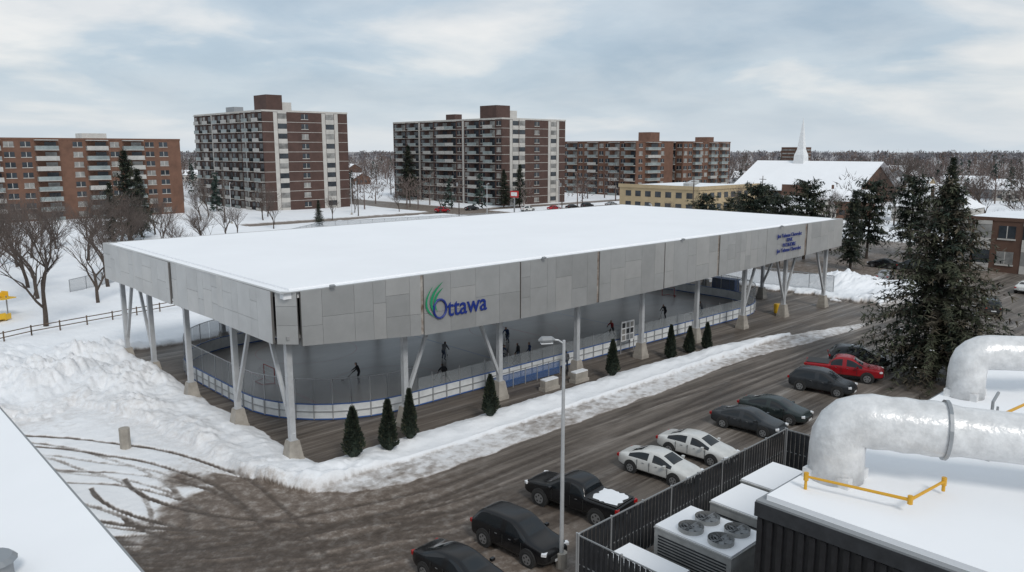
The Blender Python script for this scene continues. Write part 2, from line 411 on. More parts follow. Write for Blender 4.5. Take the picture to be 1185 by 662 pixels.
def crescent(p0,p1,p2,w):
    p0,p1,p2=[Vector((p[0]-.37,-.15,p[1])) for p in (p0,p1,p2)]
    pts=[p0*(1-t)**2+p1*2*t*(1-t)+p2*t*t for t in np.linspace(0,1,14)]
    n=len(pts)
    for i in range(n-1):
        def off(j):
            t=j/(n-1);d=(pts[min(j+1,n-1)]-pts[max(j-1,0)]).normalized();q=Vector((-d.z,0,d.x));return q*w*math.sin(math.pi*t)**.8*.5
        a,c=off(i),off(i+1)
        b.poly([pts[i]-a,pts[i]+a,pts[i+1]+c,pts[i+1]-c],'logoG')
crescent((10.75,7.62),(9.75,8.7),(11.35,9.75),.20)
crescent((10.85,7.85),(10.25,8.7),(11.35,9.35),.17)
crescent((10.65,7.50),(9.35,8.3),(10.55,9.55),.15)
b.make('logo_swirl',parent=rink)
for i,(s_,z_) in enumerate([('Jim Tubman Chevrolet',9.20),('RINK',8.70),('PATINOIRE',8.20),('Jim Tubman Chevrolet',7.70)]):
    text(s_,.56,(56.0,-.10,z_),'logoB',rz=math.radians(.9),name='sign_line',off=.004)
def rrect(x0,x1,y0,y1,r,n=8):
    pts=[]
    for cx_,cy_,a0 in ((x1-r,y0+r,-90),(x1-r,y1-r,0),(x0+r,y1-r,90),(x0+r,y0+r,180)):
        for t in range(n+1):
            a=math.radians(a0+90*t/n);pts.append((cx_+r*math.cos(a),cy_+r*math.sin(a)))
    return pts
RX0,RX1,RY0,RY1=3.0,64.0,4.6,30.2
pr=rrect(RX0,RX1,RY0,RY1,8.0,10)
b=MB();b.poly([(p[0],p[1],.03) for p in pr],'ice');b.make('rink_surface',parent=rink)
path=[];
for i in range(len(pr)):
    a=Vector(pr[i]);c=Vector(pr[(i+1)%len(pr)]);n=max(1,round((c-a).length/1.25))
    for q in range(n): path.append(a+(c-a)*q/n)
b=MB();gl=MB()
for i in range(len(path)):
    a=path[i];c=path[(i+1)%len(path)];m_=(a+c)/2;l=(c-a).length;an=math.atan2(c.y-a.y,c.x-a.x)
    b.obox((m_.x,m_.y,.60),(l-.03,.08,.98),an,'board')
    b.obox((m_.x,m_.y,1.12),(l,.12,.06),an,'blue' )
    b.obox((m_.x,m_.y,.08),(l,.10,.10),an,'blue')
    nx_,ny_=math.sin(an),-math.cos(an)
    b.obox((a.x+nx_*.08,a.y+ny_*.08,.6),(.07,.12,1.0),an,'post')
    b.obox((m_.x+nx_*.09,m_.y+ny_*.09,.62),(l-.08,.05,.05),an,'post')
    if i%2==0: b.obox((a.x,a.y,1.7),(.05,.05,1.2),an,'post')
    end=(a.x<12 or a.x>55)
    H=2.9 if end else 2.05
    gl.obox((m_.x,m_.y,(1.15+H)/2),(l-.06,.015,H-1.17),an,'mesh' if end else 'glass')
    if end:
        b.obox((m_.x,m_.y,H),(l,.05,.05),an,'post')
        if i%2==0: b.obox((a.x,a.y,2.6),(.05,.05,.7),an,'post')
b.make('boards',parent=rink);gl.make('board_glass',parent=rink)
b=MB()
for x in np.arange(17.6,25.5,1.3): b.box(x-.03,x+.03,3.2,3.26,0,1.3,'post')
b.box(17.6,25.4,3.215,3.235,.12,1.15,'bluecl');b.box(17.6,25.4,3.2,3.26,1.24,1.30,'post')
b.make('bench_screen',parent=rink)
b=MB()
for x,k in ((24.5,'fb'),(42.5,'fb'),(33.5,'fr'),(7.2,'fr'),(59.8,'fr')): b.box(x-.12,x+.12,RY0+.6,RY1-.6,.031,.035,k)
for (x,y,r) in ((33.5,17.4,4.5),(14,11,4.5),(14,24,4.5),(53,11,4.5)):
    for q in range(40):
        t0,t1=q*math.pi/20,(q+1)*math.pi/20
        b.poly([(x+r*math.cos(t0),y+r*math.sin(t0),.0375),(x+r*math.cos(t1),y+r*math.sin(t1),.0375),(x+(r-.1)*math.cos(t1),y+(r-.1)*math.sin(t1),.0375),(x+(r-.1)*math.cos(t0),y+(r-.1)*math.sin(t0),.0375)],'fr')
b.make('rink_lines',parent=rink)
def goal(x,y,s):
    b=MB()
    b.tube([(0,-.9,0),(0,-.9,1.2),(0,.9,1.2),(0,.9,0)],.04,'redp',6)
    b.tube([(0,-.9,.03),(.9*s,-.6,.03),(.9*s,.6,.03),(0,.9,.03)],.03,'redp',6)
    for t in np.linspace(-.85,.85,9): b.tube([(0,t,1.2),(.45*s,t*.85,1.1),(.9*s,t*.7,.03)],.008,'white',3)
    for t in np.linspace(.1,1,6): b.tube([(.45*s*t+.4*s*t,-.9+.25*t,1.2-1.1*t),(.45*s*t+.4*s*t,.9-.25*t,1.2-1.1*t)],.008,'white',3)
    b.make('hockey_goal',(x,y,.04))
goal(7.2,17.4,-1);goal(59.8,17.4,1)
b=MB();b.box(-.9,.9,-.03,.03,1.1,2.9,'white');b.box(-.95,-.9,-.04,.04,0,2.95,'post');b.box(.9,.95,-.04,.04,0,2.95,'post')
for r in range(3):
    for c in range(3): b.box(-.8+c*.58,-.36+c*.58,-.036,-.031,1.2+r*.56,1.64+r*.56,random.choice(['grey','slat','winl']))
b.make('rules_notice_board',(34.9,3.9,0))
for (x,y) in ((21.8,.9),(25.0,.75)):
    b=MB()
    b.box(-.8,.8,-.35,.35,0,.25,'conc');b.box(-.72,.72,-.28,.28,.25,.8,'conc');b.box(-.70,.70,-.27,.27,.802,.88,'snow');b.make('concrete_barrier_block',(x,y,.02))
b=MB();b.tube([(0,0,0),(0,0,.1),(0,0,.95),(0,0,1.05)],[.3,.34,.40,.36],'yel',12);b.box(-.1,.1,-.42,-.38,.4,.7,'plastic');b.make('yellow_waste_bin',(60.5,3.2,.02))
b=MB()  # open-fronted blue bench shelter at the far end
b.box(-1.6,1.6,.5,.56,0,2.1,'blue');b.box(-1.6,-1.54,-.5,.5,0,2.1,'blue');b.box(1.54,1.6,-.5,.5,0,2.1,'blue');b.box(-1.7,1.7,-.6,.65,2.1,2.18,'blue');b.box(-1.4,1.4,.1,.45,.42,.48,'wood');b.box(-1.3,-1.2,.15,.4,0,.42,'grey');b.box(1.2,1.3,.15,.4,0,.42,'grey')
b.make('bench_shelter',(65.6,13,.02),-math.pi/2)
for x in (3,20,37,54):
    b=MB();b.tube([(0,0,0),(0,-.25,.12)],.03,'grey',6);b.obox((0,-.32,.12),(.3,.18,.12),0,'grey',rx=.3);b.make('fascia_floodlight',(x,0.1,ZT-.02))

# ------------------------------------------------------------ vegetation
def cedar(h=2.9,r=.62,n=3200):
    b=MB();b.tube([(0,0,0),(0,0,h*.9)],[.06,.02],'trunk',5)
    b.tube([(0,0,.1),(0,0,.35),(0,0,h*.5),(0,0,h*.93)],[r*.4,r*.68,r*.5,.03],'ndA',8)
    for i in range(n):
        t=R()**.8;z=.12+t*(h-.15)
        prof=(min(1,(t+.06)*5))*(1-t)**.75
        a=U(0,6.28);rr=r*prof*(U(.70,1.12)+.12*math.sin(a*3+z*4))
        p=Vector((math.cos(a)*rr,math.sin(a)*rr,z))
        s_=U(.05,.12);o=Vector((math.cos(a),math.sin(a),U(.4,1.4))).normalized()
        s2=o.cross(Vector((U(-1,1),U(-1,1),U(-1,1)))).normalized()
        b.poly([p-s2*s_*.5,p+s2*s_*.5,p+o*s_*1.6],random.choice(['ndA','ndA','ndA','ndB']))
    return b.mesh('cedar_mesh')
cm=[cedar(),cedar(2.8,.55),cedar(3.0,.58)]
for i,(x,y,s_) in enumerate([(3.2,-1.5,1.0),(5.4,-1.8,1.05),(7.3,-1.3,.98),(13.7,-1.5,.98),(27.3,-.7,1.0),(35.9,-.1,.95),(38.9,0,.85),(40.9,-.5,.85)]):
    obj('cedar_shrub',cm[i%3],(x,y,gh(x,y)-.08),U(0,6),(s_*U(.88,1.12),s_*U(.88,1.12),s_*U(1.0,1.1)))
def spruce(h,r,levels,per,cl,mats,snow=.0,bare=.1,size=1.0,rnd=False,pw=.75):
    b=MB();b.tube([(0,0,-.3),(0,0,h*.5),(0,0,h)],[h*.016+.05,h*.010+.03,.02],'trunk',7)
    for i in range(levels):
        t=(i+R())/levels; z=h*(bare+(1-bare)*t)
        Lm=r*((1-t)**pw)*(min(1,.55+t*3))
        if rnd: Lm=r*math.sin(math.pi*(.12+.84*t))**.6
        for j in range(per):
            a=U(0,6.283);Lb=Lm*U(.45,1.15)
            if Lb<.15: Lb=.15
            d=Vector((math.cos(a),math.sin(a),0))
            up=.18+t*.5;dr=U(.25,.5)*(1-t*.6)
            f=lambda s: d*Lb*s+Vector((0,0,z+Lb*(up*s-dr*s*s*1.5)))
            b.tube([f(0),f(.5),f(1)],[.02+.015*(1-t)*h/10,.02,.006],'trunk',3,cap=False)
            k=random.choice(mats)
            nn=max(3,int(cl*Lb/r))
            for q in range(nn):
                s=.15+.85*((q+R())/nn);p=f(s)+Vector((U(-.12,.12),U(-.12,.12),U(-.1,.05)))*size
                w=size*U(.16,.34)*(1.15-s*.5)
                for e in range(5):
                    o=(d*U(-.1,1)+Vector((-d.y,d.x,0))*U(-1.1,1.1)+Vector((0,0,U(-.75,.25)))).normalized()
                    s2=o.cross(Vector((U(-.4,.4),U(-.4,.4),1))).normalized()
                    b.poly([p-s2*w*.28,p+s2*w*.28,p+s2*w*.12+o*w*2.0,p-s2*w*.12+o*w*2.0],k)
                if R()<snow: 
                    b.poly([p+Vector((-w*.6,-w*.5,.05)),p+Vector((w*.6,-w*.4,.04)),p+Vector((w*.4,w*.6,.06)),p+Vector((-w*.5,w*.5,.04))],'snow')
    return b.mesh('conifer_mesh')
big_sp=spruce(15.6,7.6,58,12,16,['ndA','ndB','ndB','ndC'],snow=.025,bare=.05,size=1.1,pw=.78)
obj('spruce_tree',big_sp,(46.6,-17.8,0),.4)
sp2=spruce(15,4.0,42,9,12,['ndA','ndA','ndB'],snow=.03,size=1.1)
pine=spruce(12,4.6,20,8,13,['ndA','ndA','ndA','ndB'],snow=.02,bare=.22,size=1.5,rnd=True)
for (x,y,m_,s_) in [(98,28,pine,1.0),(92,20,pine,.9),(104,22,pine,1.05),(108,32,pine,.95),(99,12,sp2,.8),(112,15,pine,1.05),(96,36,pine,.85),(122,12,pine,1.1),(30,124,sp2,1.2),(34,130,sp2,.95),(26,121,sp2,.8),(73,127,sp2,.42),(144,190,sp2,1.3),(150,139,sp2,.9),(146,142,sp2,.8),(165,20,sp2,1.1),(190,5,sp2,1.1),(205,-2,sp2,1.1),(240,-4,sp2,1.3),(135,55,pine,.6),(128,48,pine,.6)]:
    obj('pine_tree' if m_ is pine else 'spruce_tree',m_,(x,y,0),U(0,6.28),s_)
def bare(h,depth=6,spread=.5,seed=1):
    rs=random.Random(seed);b=MB()
    def rec(p,d,l,r,k):
        if k==0 or r<.004: return
        q=p;pts=[p];rad=[r];dd=d.copy();ns=3 if k>3 else 2
        for i in range(ns):
            dd=(dd+Vector((rs.uniform(-.16,.16),rs.uniform(-.16,.16),rs.uniform(-.03,.12)))).normalized()
            q=q+dd*l/ns;pts.append(q);rad.append(r*(1-.38*(i+1)/ns))
        b.tube(pts,rad,'trunk' if k>3 else 'twig',6 if k>4 else 3,cap=False)
        nc=rs.choice([3,4,4]) if k>1 else 0
        for i in range(nc):
            s=rs.uniform(.35,1.0) if i>0 else 1
            idx_=min(len(pts)-2,int(s*(len(pts)-1)));fr=s*(len(pts)-1)-idx_
            pp=pts[idx_].lerp(pts[idx_+1],fr)
            ax=Vector((rs.uniform(-1,1),rs.uniform(-1,1),rs.uniform(-.25,.5)))
            nd_=(dd+ax.normalized()*spread*rs.uniform(.7,1.5)).normalized()
            rec(pp,nd_,l*rs.uniform(.60,.84),max(.007,r*rs.uniform(.45,.62)),k-1)
    rec(Vector((0,0,-.2)),Vector((0,0,1)),h*.30,h*.017,depth)
    return b.mesh('bare_tree_mesh')
bt=[bare(13,7,.62,3),bare(12,6,.7,5),bare(11,6,.6,8)]
for (x,y,i,s_) in [(-1.0,50.6,0,1.3),(6.5,60,1,1.1),(-5,62,0,1.25),(11,72,0,1.15),(3,78,1,1.2),(18,90,0,1.1),(22,100,1,1.1),(-2,95,0,1.3),(10,110,1,1.2),(44,112,2,.8),(50,120,2,.7),(62,128,2,.8),(38,108,1,.8),
    (-6,74,2,1.3),(14,82,2,1.1),(26,112,1,1.0),(30,106,2,1.0),(-4,84,0,1.2),(6,100,0,1.1),(16,120,1,1.1),(38,134,1,1.0),(2,122,0,1.2),(24,82,2,.9),(33,96,2,.9),(2,68,0,1.1),(16,100,0,1.1),
    (70,150,2,1.),(76,160,1,1.0),(100,155,2,.8),(112,150,1,.8),(130,172,2,1.),(64,170,0,1.0),(58,160,1,1.0),(150,60,0,.9),(160,45,1,1.0),(175,35,0,1.0),(140,30,1,1.0),(125,10,2,1.1),(190,20,0,1.2),(135,0,1,1.),(210,40,0,1.2),(118,138,2,.8),(84,140,2,.7),(240,60,0,1.5),(262,66,0,1.6),(92,44,2,.8),(104,50,2,.9),(118,24,0,1.0),(180,10,1,1.3),(205,50,0,1.3),(225,20,0,1.4)]:
    obj('bare_tree',bt[i],(x,y,0),U(0,6.28),s_)
def foot_ok(x,y):
    for (a,b_,c,d_) in BL:
        if a-6<x<b_+6 and c-6<y<d_+6: return False
    return True
BL=[(15,66,183,225),(82,114,173,230),(143,182,140,215),(212,290,130,195),(160,200,80,116),(215,290,60,125),(108,150,-40,4)]
def woods(name,N_,dmin,dmax,hmin,hmax,mats,pw=1.0,tri=60,fat=1.0):
    b=MB()
    for i in range(N_):
        d=dmin+(dmax-dmin)*R()**pw;a=math.radians(U(-42,42));
        X_=d*math.sin(a);Y_=d*math.cos(a)
        x=-19.1+.682*Y_+.7314*X_;y=-38.8+.7314*Y_-.682*X_
        if not foot_ok(x,y): continue
        h=U(hmin,hmax);k=random.choice(mats);r=h*U(.28,.42)*(1+d/2500)
        ev=k=='far3'
        sc=(1+d/900)*fat
        if not ev: b.tube([(x,y,0),(x,y,h*.6)],[.22*sc,.08*sc],k,3,cap=False)
        for q in range(tri):
            if ev:
                t=R();rr=r*.55*(1-t)*U(.6,1);z=h*(.08+.92*t)
                aa=U(0,6.28);p=Vector((x+rr*math.cos(aa),y+rr*math.sin(aa),z));w=U(.5,1.1)
                b.poly([p,p+Vector((U(-1,1),U(-1,1),-w)),p+Vector((U(-1,1),U(-1,1),-.2))],k)
            else:
                v=Vector((rng.normal(),rng.normal(),rng.normal()));v.normalize();v*=R()**.4
                p=Vector((x+v.x*r,y+v.y*r,h*.58+v.z*h*.40))
                o=Vector((v.x*.8+U(-.5,.5),v.y*.8+U(-.5,.5),U(.3,1.1))).normalized()*U(.9,2.0)*fat**.5
                s2=o.cross(Vector((U(-1,1),U(-1,1),.1))).normalized()*U(.05,.13)*sc
                b.poly([p-s2,p+s2,p+o],k)
    return b.make(name)
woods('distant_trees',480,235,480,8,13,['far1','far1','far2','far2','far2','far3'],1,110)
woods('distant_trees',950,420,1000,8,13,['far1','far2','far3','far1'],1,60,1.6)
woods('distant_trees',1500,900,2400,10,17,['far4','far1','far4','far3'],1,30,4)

# ------------------------------------------------------------ background buildings
def building(name,x0,y0,x1,y1,h,nf,west,south,brick,pent=None,para=.5,lines=True):
    b=MB();b.box(x0,x1,y0,y1,0,h,brick,'snow')
    b.box(x0-.1,x1+.1,y0-.1,y0+.3,h,h+para,'wpanel' if lines else brick);b.box(x0-.1,x0+.3,y0+.3,y1,h,h+para,'wpanel' if lines else brick)
    fh=h/nf;WD_={'k':1,'w':1.3,'p':.9,'b':1.9,'s':.35}
    for face,bays in (('w',west),('s',south)):
        ln=(y1-y0) if face=='w' else (x1-x0)
        def fb(a0,a1,z0,z1,o0,o1,k):
            if face=='w': b.box(x0-o1,x0-o0,y1-a1,y1-a0,z0,z1,k)
            else: b.box(x0+a0,x0+a1,y0-o1,y0-o0,z0,z1,k)
        tot=sum(WD_[c] for c in bays);s=0
        for c in bays:
            wd=ln*WD_[c]/tot;a0,a1=s,s+wd;s+=wd
            if c=='s': fb(a0,a1,.2,h-.1,.02,.12,'wpanel')
            for f_ in range(nf):
                z=f_*fh
                if c=='w':
                    m_=(a0+a1)/2;ww=min(wd*.32,1.1);fb(m_-ww,m_+ww,z+fh*.34,z+fh*.82,.02,.05,random.choice(['win','win','winl']))
                    fb(m_-ww-.1,m_+ww+.1,z+fh*.27,z+fh*.33,.02,.12,'wpanel');fb(m_-.06,m_+.06,z+fh*.34,z+fh*.82,.052,.08,'wpanel')
                elif c=='p':
                    fb(a0+.15,a1-.15,z+.02,z+fh*.32,.02,.09,'wpanel');fb(a0+.15,a1-.15,z+fh*.33,z+fh*.84,.02,.06,random.choice(['win','win','winl']));fb(a0+.15,a1-.15,z+fh*.85,z+fh*1.0,.02,.09,'wpanel')
                elif c=='b':
                    fb(a0+wd*.45,a1-.3,z+.1,z+fh-.5,.02,.06,random.choice(['win','winl','win']))
                    fb(a0+.05,a1-.05,z-.08,z+.10,.1,1.5,'slab');fb(a0+.08,a1-.08,z+.105,z+1.05,1.40,1.46,random.choice(['rail','rail','slab']))
                    fb(a0+.06,a0+.12,z+.105,z+1.05,.12,1.39,'rail')
                    if f_==nf-1: fb(a0+.05,a1-.05,h-.15,h+.05,.1,1.5,'slab')
        if lines:
            for f_ in range(1,nf):
                fb(0,ln,f_*fh-.06,f_*fh+.06,.0,.035,'wpanel')
    if pent:
        for (a,c,d,e,hh,k) in pent: b.box(a,c,d,e,h,h+hh,k,'snow')
    return b.make(name)
building('apartment_block',84,177,112,227,28.8,10,'wbwbswbwbwbwsbwb','kspkwkspsk','brick',[(87,92,180,188,5,'brick'),(92,97,184,190,3.2,'wpanel'),(86,89,200,206,2.2,'grey')])
building('apartment_block',149,146,178,206,27.4,10,'wbwbswbwbbwswbwbw','ksppkwkspsk','brick',[(151,157,151,159,4.6,'brick'),(158,162,153,158,3.2,'wpanel'),(151,154,172,177,2.4,'brick')])
building('apartment_block',12,187,64,205,20.4,8,'wbw','wbwwbkwbwbwwk','brick2',[(40,46,190,196,1.8,'wpanel')],lines=False)
building('apartment_block',222,150,246,188,20.8,7,'wbwwbwwbwb','wbwk','brick2',[(236,242,154,160,4.0,'brick2')],lines=False)
building('apartment_block',250,148,285,160,20.8,7,'wbw','wwbwwbwbw','brick2',[(270,275,150,156,2.4,'brick2')],lines=False)
building('school_building',112,-30,140,2,7.6,2,'ppwppwppwpp','wpwp','brick3',lines=False)
b=MB()
b.box(166,198,84,112,0,7.4,'tan','snow');b.box(165.7,198.3,83.7,84,6.9,7.9,'tan');b.box(165.7,166,84,112.3,6.9,7.9,'tan')
for y in np.arange(86,111,3.6): b.box(165.93,165.98,y,y+2.0,1.2,2.8,'win');b.box(165.93,165.98,y,y+2.0,4.4,6,'win')
for x in np.arange(168,197,3.6): b.box(x,x+2,83.93,83.98,1.2,2.8,'win');b.box(x,x+2,83.93,83.98,4.4,6,'win')
for q in range(7): b.box(170+q*3.6,171.5+q*3.6,90+q*2,92+q*2,7.4,8.5,'hvac','snow')
b.make('low_tan_building')
b=MB()
x0,x1,y0,y1=232,266,70,112
b.box(x0,x1,y0,y1,0,4.5,'brick3')
xm=(x0+x1)/2
b.poly([(x0-2,y0-2,4.2),(x0-2,y1+2,4.2),(xm,y1+2,14),(xm,y0-2,14)][::-1],'roofsnow')
b.poly([(x1+2,y0-2,4.2),(xm,y0-2,14),(xm,y1+2,14),(x1+2,y1+2,4.2)][::-1],'roofsnow')
b.poly([(x0,y0,4.5),(x1,y0,4.5),(xm,y0,13.7)],'brick3');b.poly([(x0,y1,4.5),(x1,y1,4.5),(xm,y1,13.7)],'brick3')
for y in np.arange(y0+2,y1-2,3): b.box(x0-.06,x0-.01,y,y+1.6,1,3.6,'win')
b.box(227,231.9,84,92,0,6.5,'brick3','snow')
b.tube([(249,97,11),(249,97,16),(249,97,18),(249,97,29)],[2.8,2.5,1.6,.08],'white',4,square=True)
b.make('church')
b=MB()
b.box(640,668,300,314,0,20,'brick3','snow')
for q in range(6):
    b.box(639.7,639.98,301,313,1.5+q*3.1,2.6+q*3.1,'winl');b.box(641,667,299.7,299.98,1.5+q*3.1,2.6+q*3.1,'winl')
b.make('distant_apartment_block')
def house(x,y,w,l,h,rz,k):
    b=MB();b.box(-w/2,w/2,-l/2,l/2,0,h,k);r=w*.28
    b.poly([(-w/2-.4,-l/2-.4,h-.1),(0,-l/2-.4,h+r),(0,l/2+.4,h+r),(-w/2-.4,l/2+.4,h-.1)][::-1],'roofsnow')
    b.poly([(w/2+.4,-l/2-.4,h-.1),(w/2+.4,l/2+.4,h-.1),(0,l/2+.4,h+r),(0,-l/2-.4,h+r)][::-1],'roofsnow')
    for s_ in (-1,1): b.poly([(-w/2,s_*l/2,h),(w/2,s_*l/2,h),(0,s_*l/2,h+r)],k)
    for s_ in (-1,1):
        for q in np.arange(-l/2+1,l/2-1.5,2.6): b.box(s_*(w/2+.03)-.02,s_*(w/2+.03)+.02,q,q+1.3,1.1,2.3,'win')
        for q in np.arange(-w/2+1,w/2-1.5,2.6): b.box(q,q+1.2,s_*(l/2+.03)-.02,s_*(l/2+.03)+.02,1.1,2.3,'win')
    b.tube([(w*.2,l*.2,h),(w*.2,l*.2,h+r+1)],.4,'brick3',4,square=True)
    b.make('house',(x,y,0),rz)
for i in range(44):
    d=U(200,620);a=math.radians(U(17,36)) if i<30 else math.radians(U(-30,10));d=d if i<30 else U(300,600)
    X_=d*math.sin(a);Y_=d*math.cos(a);x=-19.1+.682*Y_+.7314*X_;y=-38.8+.7314*Y_-.682*X_
    if not foot_ok(x,y): continue
    house(x,y,U(9,12),U(12,20),U(3,5),random.choice([0,math.pi/2,.3]),random.choice(['brick3','brick2','wpanel','tan','grey']))

# ------------------------------------------------------------ near buildings
b=MB()
b.box(-60,-13.2,-60,12,0,6.6,'wpanel');b.box(-60,-13.15,-60,12.05,6.6,6.75,'grey')
b.box(-60,-13.35,-60,11.85,6.752,7.0,'roofsnow')
b.box(-20,-17,1.5,4.5,7.0,7.9,'hvac');b.box(-20.1,-16.9,1.4,4.6,7.9,8.05,'roofsnow')
b.tube([(-17.4,-13.6,7),(-17.4,-13.6,7.9)],.28,'rim',12);b.tube([(-17.4,-13.6,7.9),(-17.4,-13.6,8.0),(-17.4,-13.6,8.1)],[.5,.55,.2],'rim',14)
b.tube([(-16.3,-16.0,7.0),(-16.3,-16.0,7.5)],.5,'grey',16);b.tube([(-16.3,-16.0,7.5),(-16.3,-16.0,7.62)],[.62,.5],'rim',16)
b.make('flat_roofed_building')
b=MB();b.tube([(0,0,0),(0,0,1.3)],.32,'conc',10);b.make('concrete_bollard',(-5.6,10.3,0))
bd=MB()
BX0,BY1,BZ=.7,-28.2,8.0
bd.box(BX0,60,-70,BY1,0,BZ-.55,'blk')
for y in np.arange(-44,BY1,.32): bd.box(BX0-.07,BX0-.001,y,y+.16,0,BZ-.6,'blk')
for x in np.arange(BX0,40,.32): bd.box(x,x+.16,BY1+.001,BY1+.07,0,BZ-.6,'blk')
bd.box(BX0-.12,60,-70,BY1+.12,BZ-.55,BZ-.12,'slat');bd.box(BX0-.1,60,-70,BY1+.1,BZ-.12,BZ-.06,'grey')
bd.box(BX0+.12,60,-70,BY1-.12,BZ-.06,BZ+.1,'roofsnow')
bd.box(20,60,-47,-31.0,BZ+.1,BZ+.5,'grey','roofsnow')
for (x,y) in ((4.6,-34.5),(8.5,-30.2)): bd.tube([(x,y,BZ+.1),(x,y,BZ+.55)],.12,'grey',8)
bd.make('plant_room_building')
def duct(pts,r,flanges=()):
    P=empty('insulated_duct',pts[0]);o=Vector(pts[0]);b=MB()
    q=[Vector(p)-o for p in pts];out=[q[0]]
    for i in range(1,len(q)-1):
        a=q[i-1];c=q[i];d=q[i+1];ra=min(r*1.3,(a-c).length*.49,(d-c).length*.49)
        s=c+(a-c).normalized()*ra;e=c+(d-c).normalized()*ra
        for t in np.linspace(0,1,6): out.append(s*(1-t)**2+c*2*t*(1-t)+e*t*t)
    e0=out[-1];e1=q[-1]
    for t in np.linspace(.08,1,16): out.append(e0.lerp(e1,t))
    rad=[r*(1.10 if i<len(out)-17 else 1.0)*U(.975,1.025) for i in range(len(out))]
    b.tube(out,rad,'duct',22);b.make('duct_body',parent=P,smooth=True)
    b=MB()
    for (i0,t) in flanges:
        c=q[i0].lerp(q[i0+1],t);d=(q[i0+1]-q[i0]).normalized();b.tube([c-d*.05,c+d*.05],r*1.2,'rim',22)
        b.tube([c-d*.28,c-d*.2],r*1.07,'rim',22)
    b.tube([Vector((0,0,0)),Vector((0,0,.3))],r*1.35,'duct',4,square=True)
    b.make('flanges',parent=P)
    b=MB();seg=(q[-1]-q[-2]);base=BZ+.1-pts[0][2]
    for t in (.42,.85):
        c=q[-2]+seg*t
        b.box(c.x-.04,c.x+.04,c.y-r*1.1,c.y-r*1.1+.06,base,c.z,'rim');b.box(c.x-.04,c.x+.04,c.y+r*1.1,c.y+r*1.1+.06,base,c.z,'rim')
        b.box(c.x-.05,c.x+.05,c.y-r*1.2,c.y+r*1.25,c.z-r-.1,c.z-r-.01,'rim')
    b.make('supports',parent=P)
    return P
duct([(3.5,-29.1,8.1),(3.5,-29.1,10.0),(4.8,-31.1,9.9),(9.8,-40,9.65)],.74,((2,.05),(2,.6)))
duct([(15.2,-29.1,8.1),(15.2,-29.1,9.95),(17.0,-31.0,9.9),(28,-42,9.7)],.64,((2,.02),(2,.3)))
duct([(10.5,-35.5,8.1),(10.5,-35.5,9.4),(12.5,-38,9.4),(18,-46,9.4)],.45,((2,.05),))
def pipe(pts,r=.06,name='gas_pipe'):
    b=MB();b.tube(pts,r,'gas',8)
    for p in pts[1:-1]: b.tube([(p[0],p[1],p[2]-.12),(p[0],p[1],p[2]+.12)],r*1.5,'gas',8)
    b.make(name)
pipe([(2.0,-28.9,8.1),(2.0,-28.9,8.5),(2.6,-31.6,8.5),(4.6,-31.8,8.5),(4.6,-31.8,8.2)],.05)
pipe([(8.6,-31.8,9.4),(12,-32.2,9.4),(14,-36,9.4)],.05)
b=MB();b.tube([(0,0,0),(0,0,1.9),(.5,0,2.1)],.05,'rim',6);b.tube([(.6,0,0),(.6,0,1.6)],.04,'rim',6);b.tube([(0,0,1.0),(.6,0,1.0)],.03,'rim',6);b.box(-.3,.9,-.15,.15,0,.08,'grey');b.make('pipe_support_frame',(8.6,-31.8,BZ+.1))
def condenser(x,y,w,l,h,fans,rz=0):
    P=empty('condenser_unit',(x,y,0),rz);b=MB()
    b.box(-w/2-.1,w/2+.1,-l/2-.1,l/2+.1,0,.15,'conc');b.box(-w/2,w/2,-l/2,l/2,.15,h,'hvac')
    for z in np.arange(.5,h-.3,.13):
        b.box(-w/2-.02,-w/2-.001,-l/2+.2,l/2-.2,z,z+.06,'slat');b.box(-w/2+.2,w/2-.2,l/2+.001,l/2+.02,z,z+.06,'grey')
    b.box(-w/2-.03,w/2+.03,-l/2-.03,l/2+.03,h,h+.06,'hvac');b.box(-w/2+.02,w/2-.02,-l/2+.02,l/2-.02,h+.062,h+.14,'roofsnow')
    b.make('casing',parent=P)
    b=MB()
    for (fx,fy) in fans:
        t=h+.1
        b.tube([(fx,fy,t),(fx,fy,t+.22)],.52,'hvac',24,cap=False);b.tube([(fx,fy,t+.06),(fx,fy,t+.075)],.5,'slat',24)
        b.tube([(fx,fy,t+.07),(fx,fy,t+.20)],.13,'blk',12)
        for a in range(5):
            aa=a*math.pi*2/5;b.obox((fx+.29*math.cos(aa),fy+.29*math.sin(aa),t+.14),(.34,.2,.02),aa,'grey',rx=.4)
        for rr in (.18,.3,.42,.52): b.tube([(fx+rr*math.cos(q),fy+rr*math.sin(q),t+.225) for q in np.linspace(0,6.283,21)],.010,'grey',3,cap=False)
        for a in range(6):
            aa=a*math.pi/3;b.tube([(fx,fy,t+.235),(fx+.52*math.cos(aa),fy+.52*math.sin(aa),t+.235)],.010,'grey',3)
    b.make('fans',parent=P);return P
condenser(7.1,-22.6,2.6,3.6,2.5,[(-.6,-.9),(.6,-.9),(-.6,.5),(.6,.5)])
condenser(10.6,-22.9,2.6,3.4,2.6,[])
condenser(14.0,-22.6,3.0,3.6,2.5,[(-.7,-.8),(.7,-.8)])
condenser(5.0,-26.0,2.4,2.4,1.9,[])
condenser(4.3,-21.6,1.5,3.0,1.7,[])
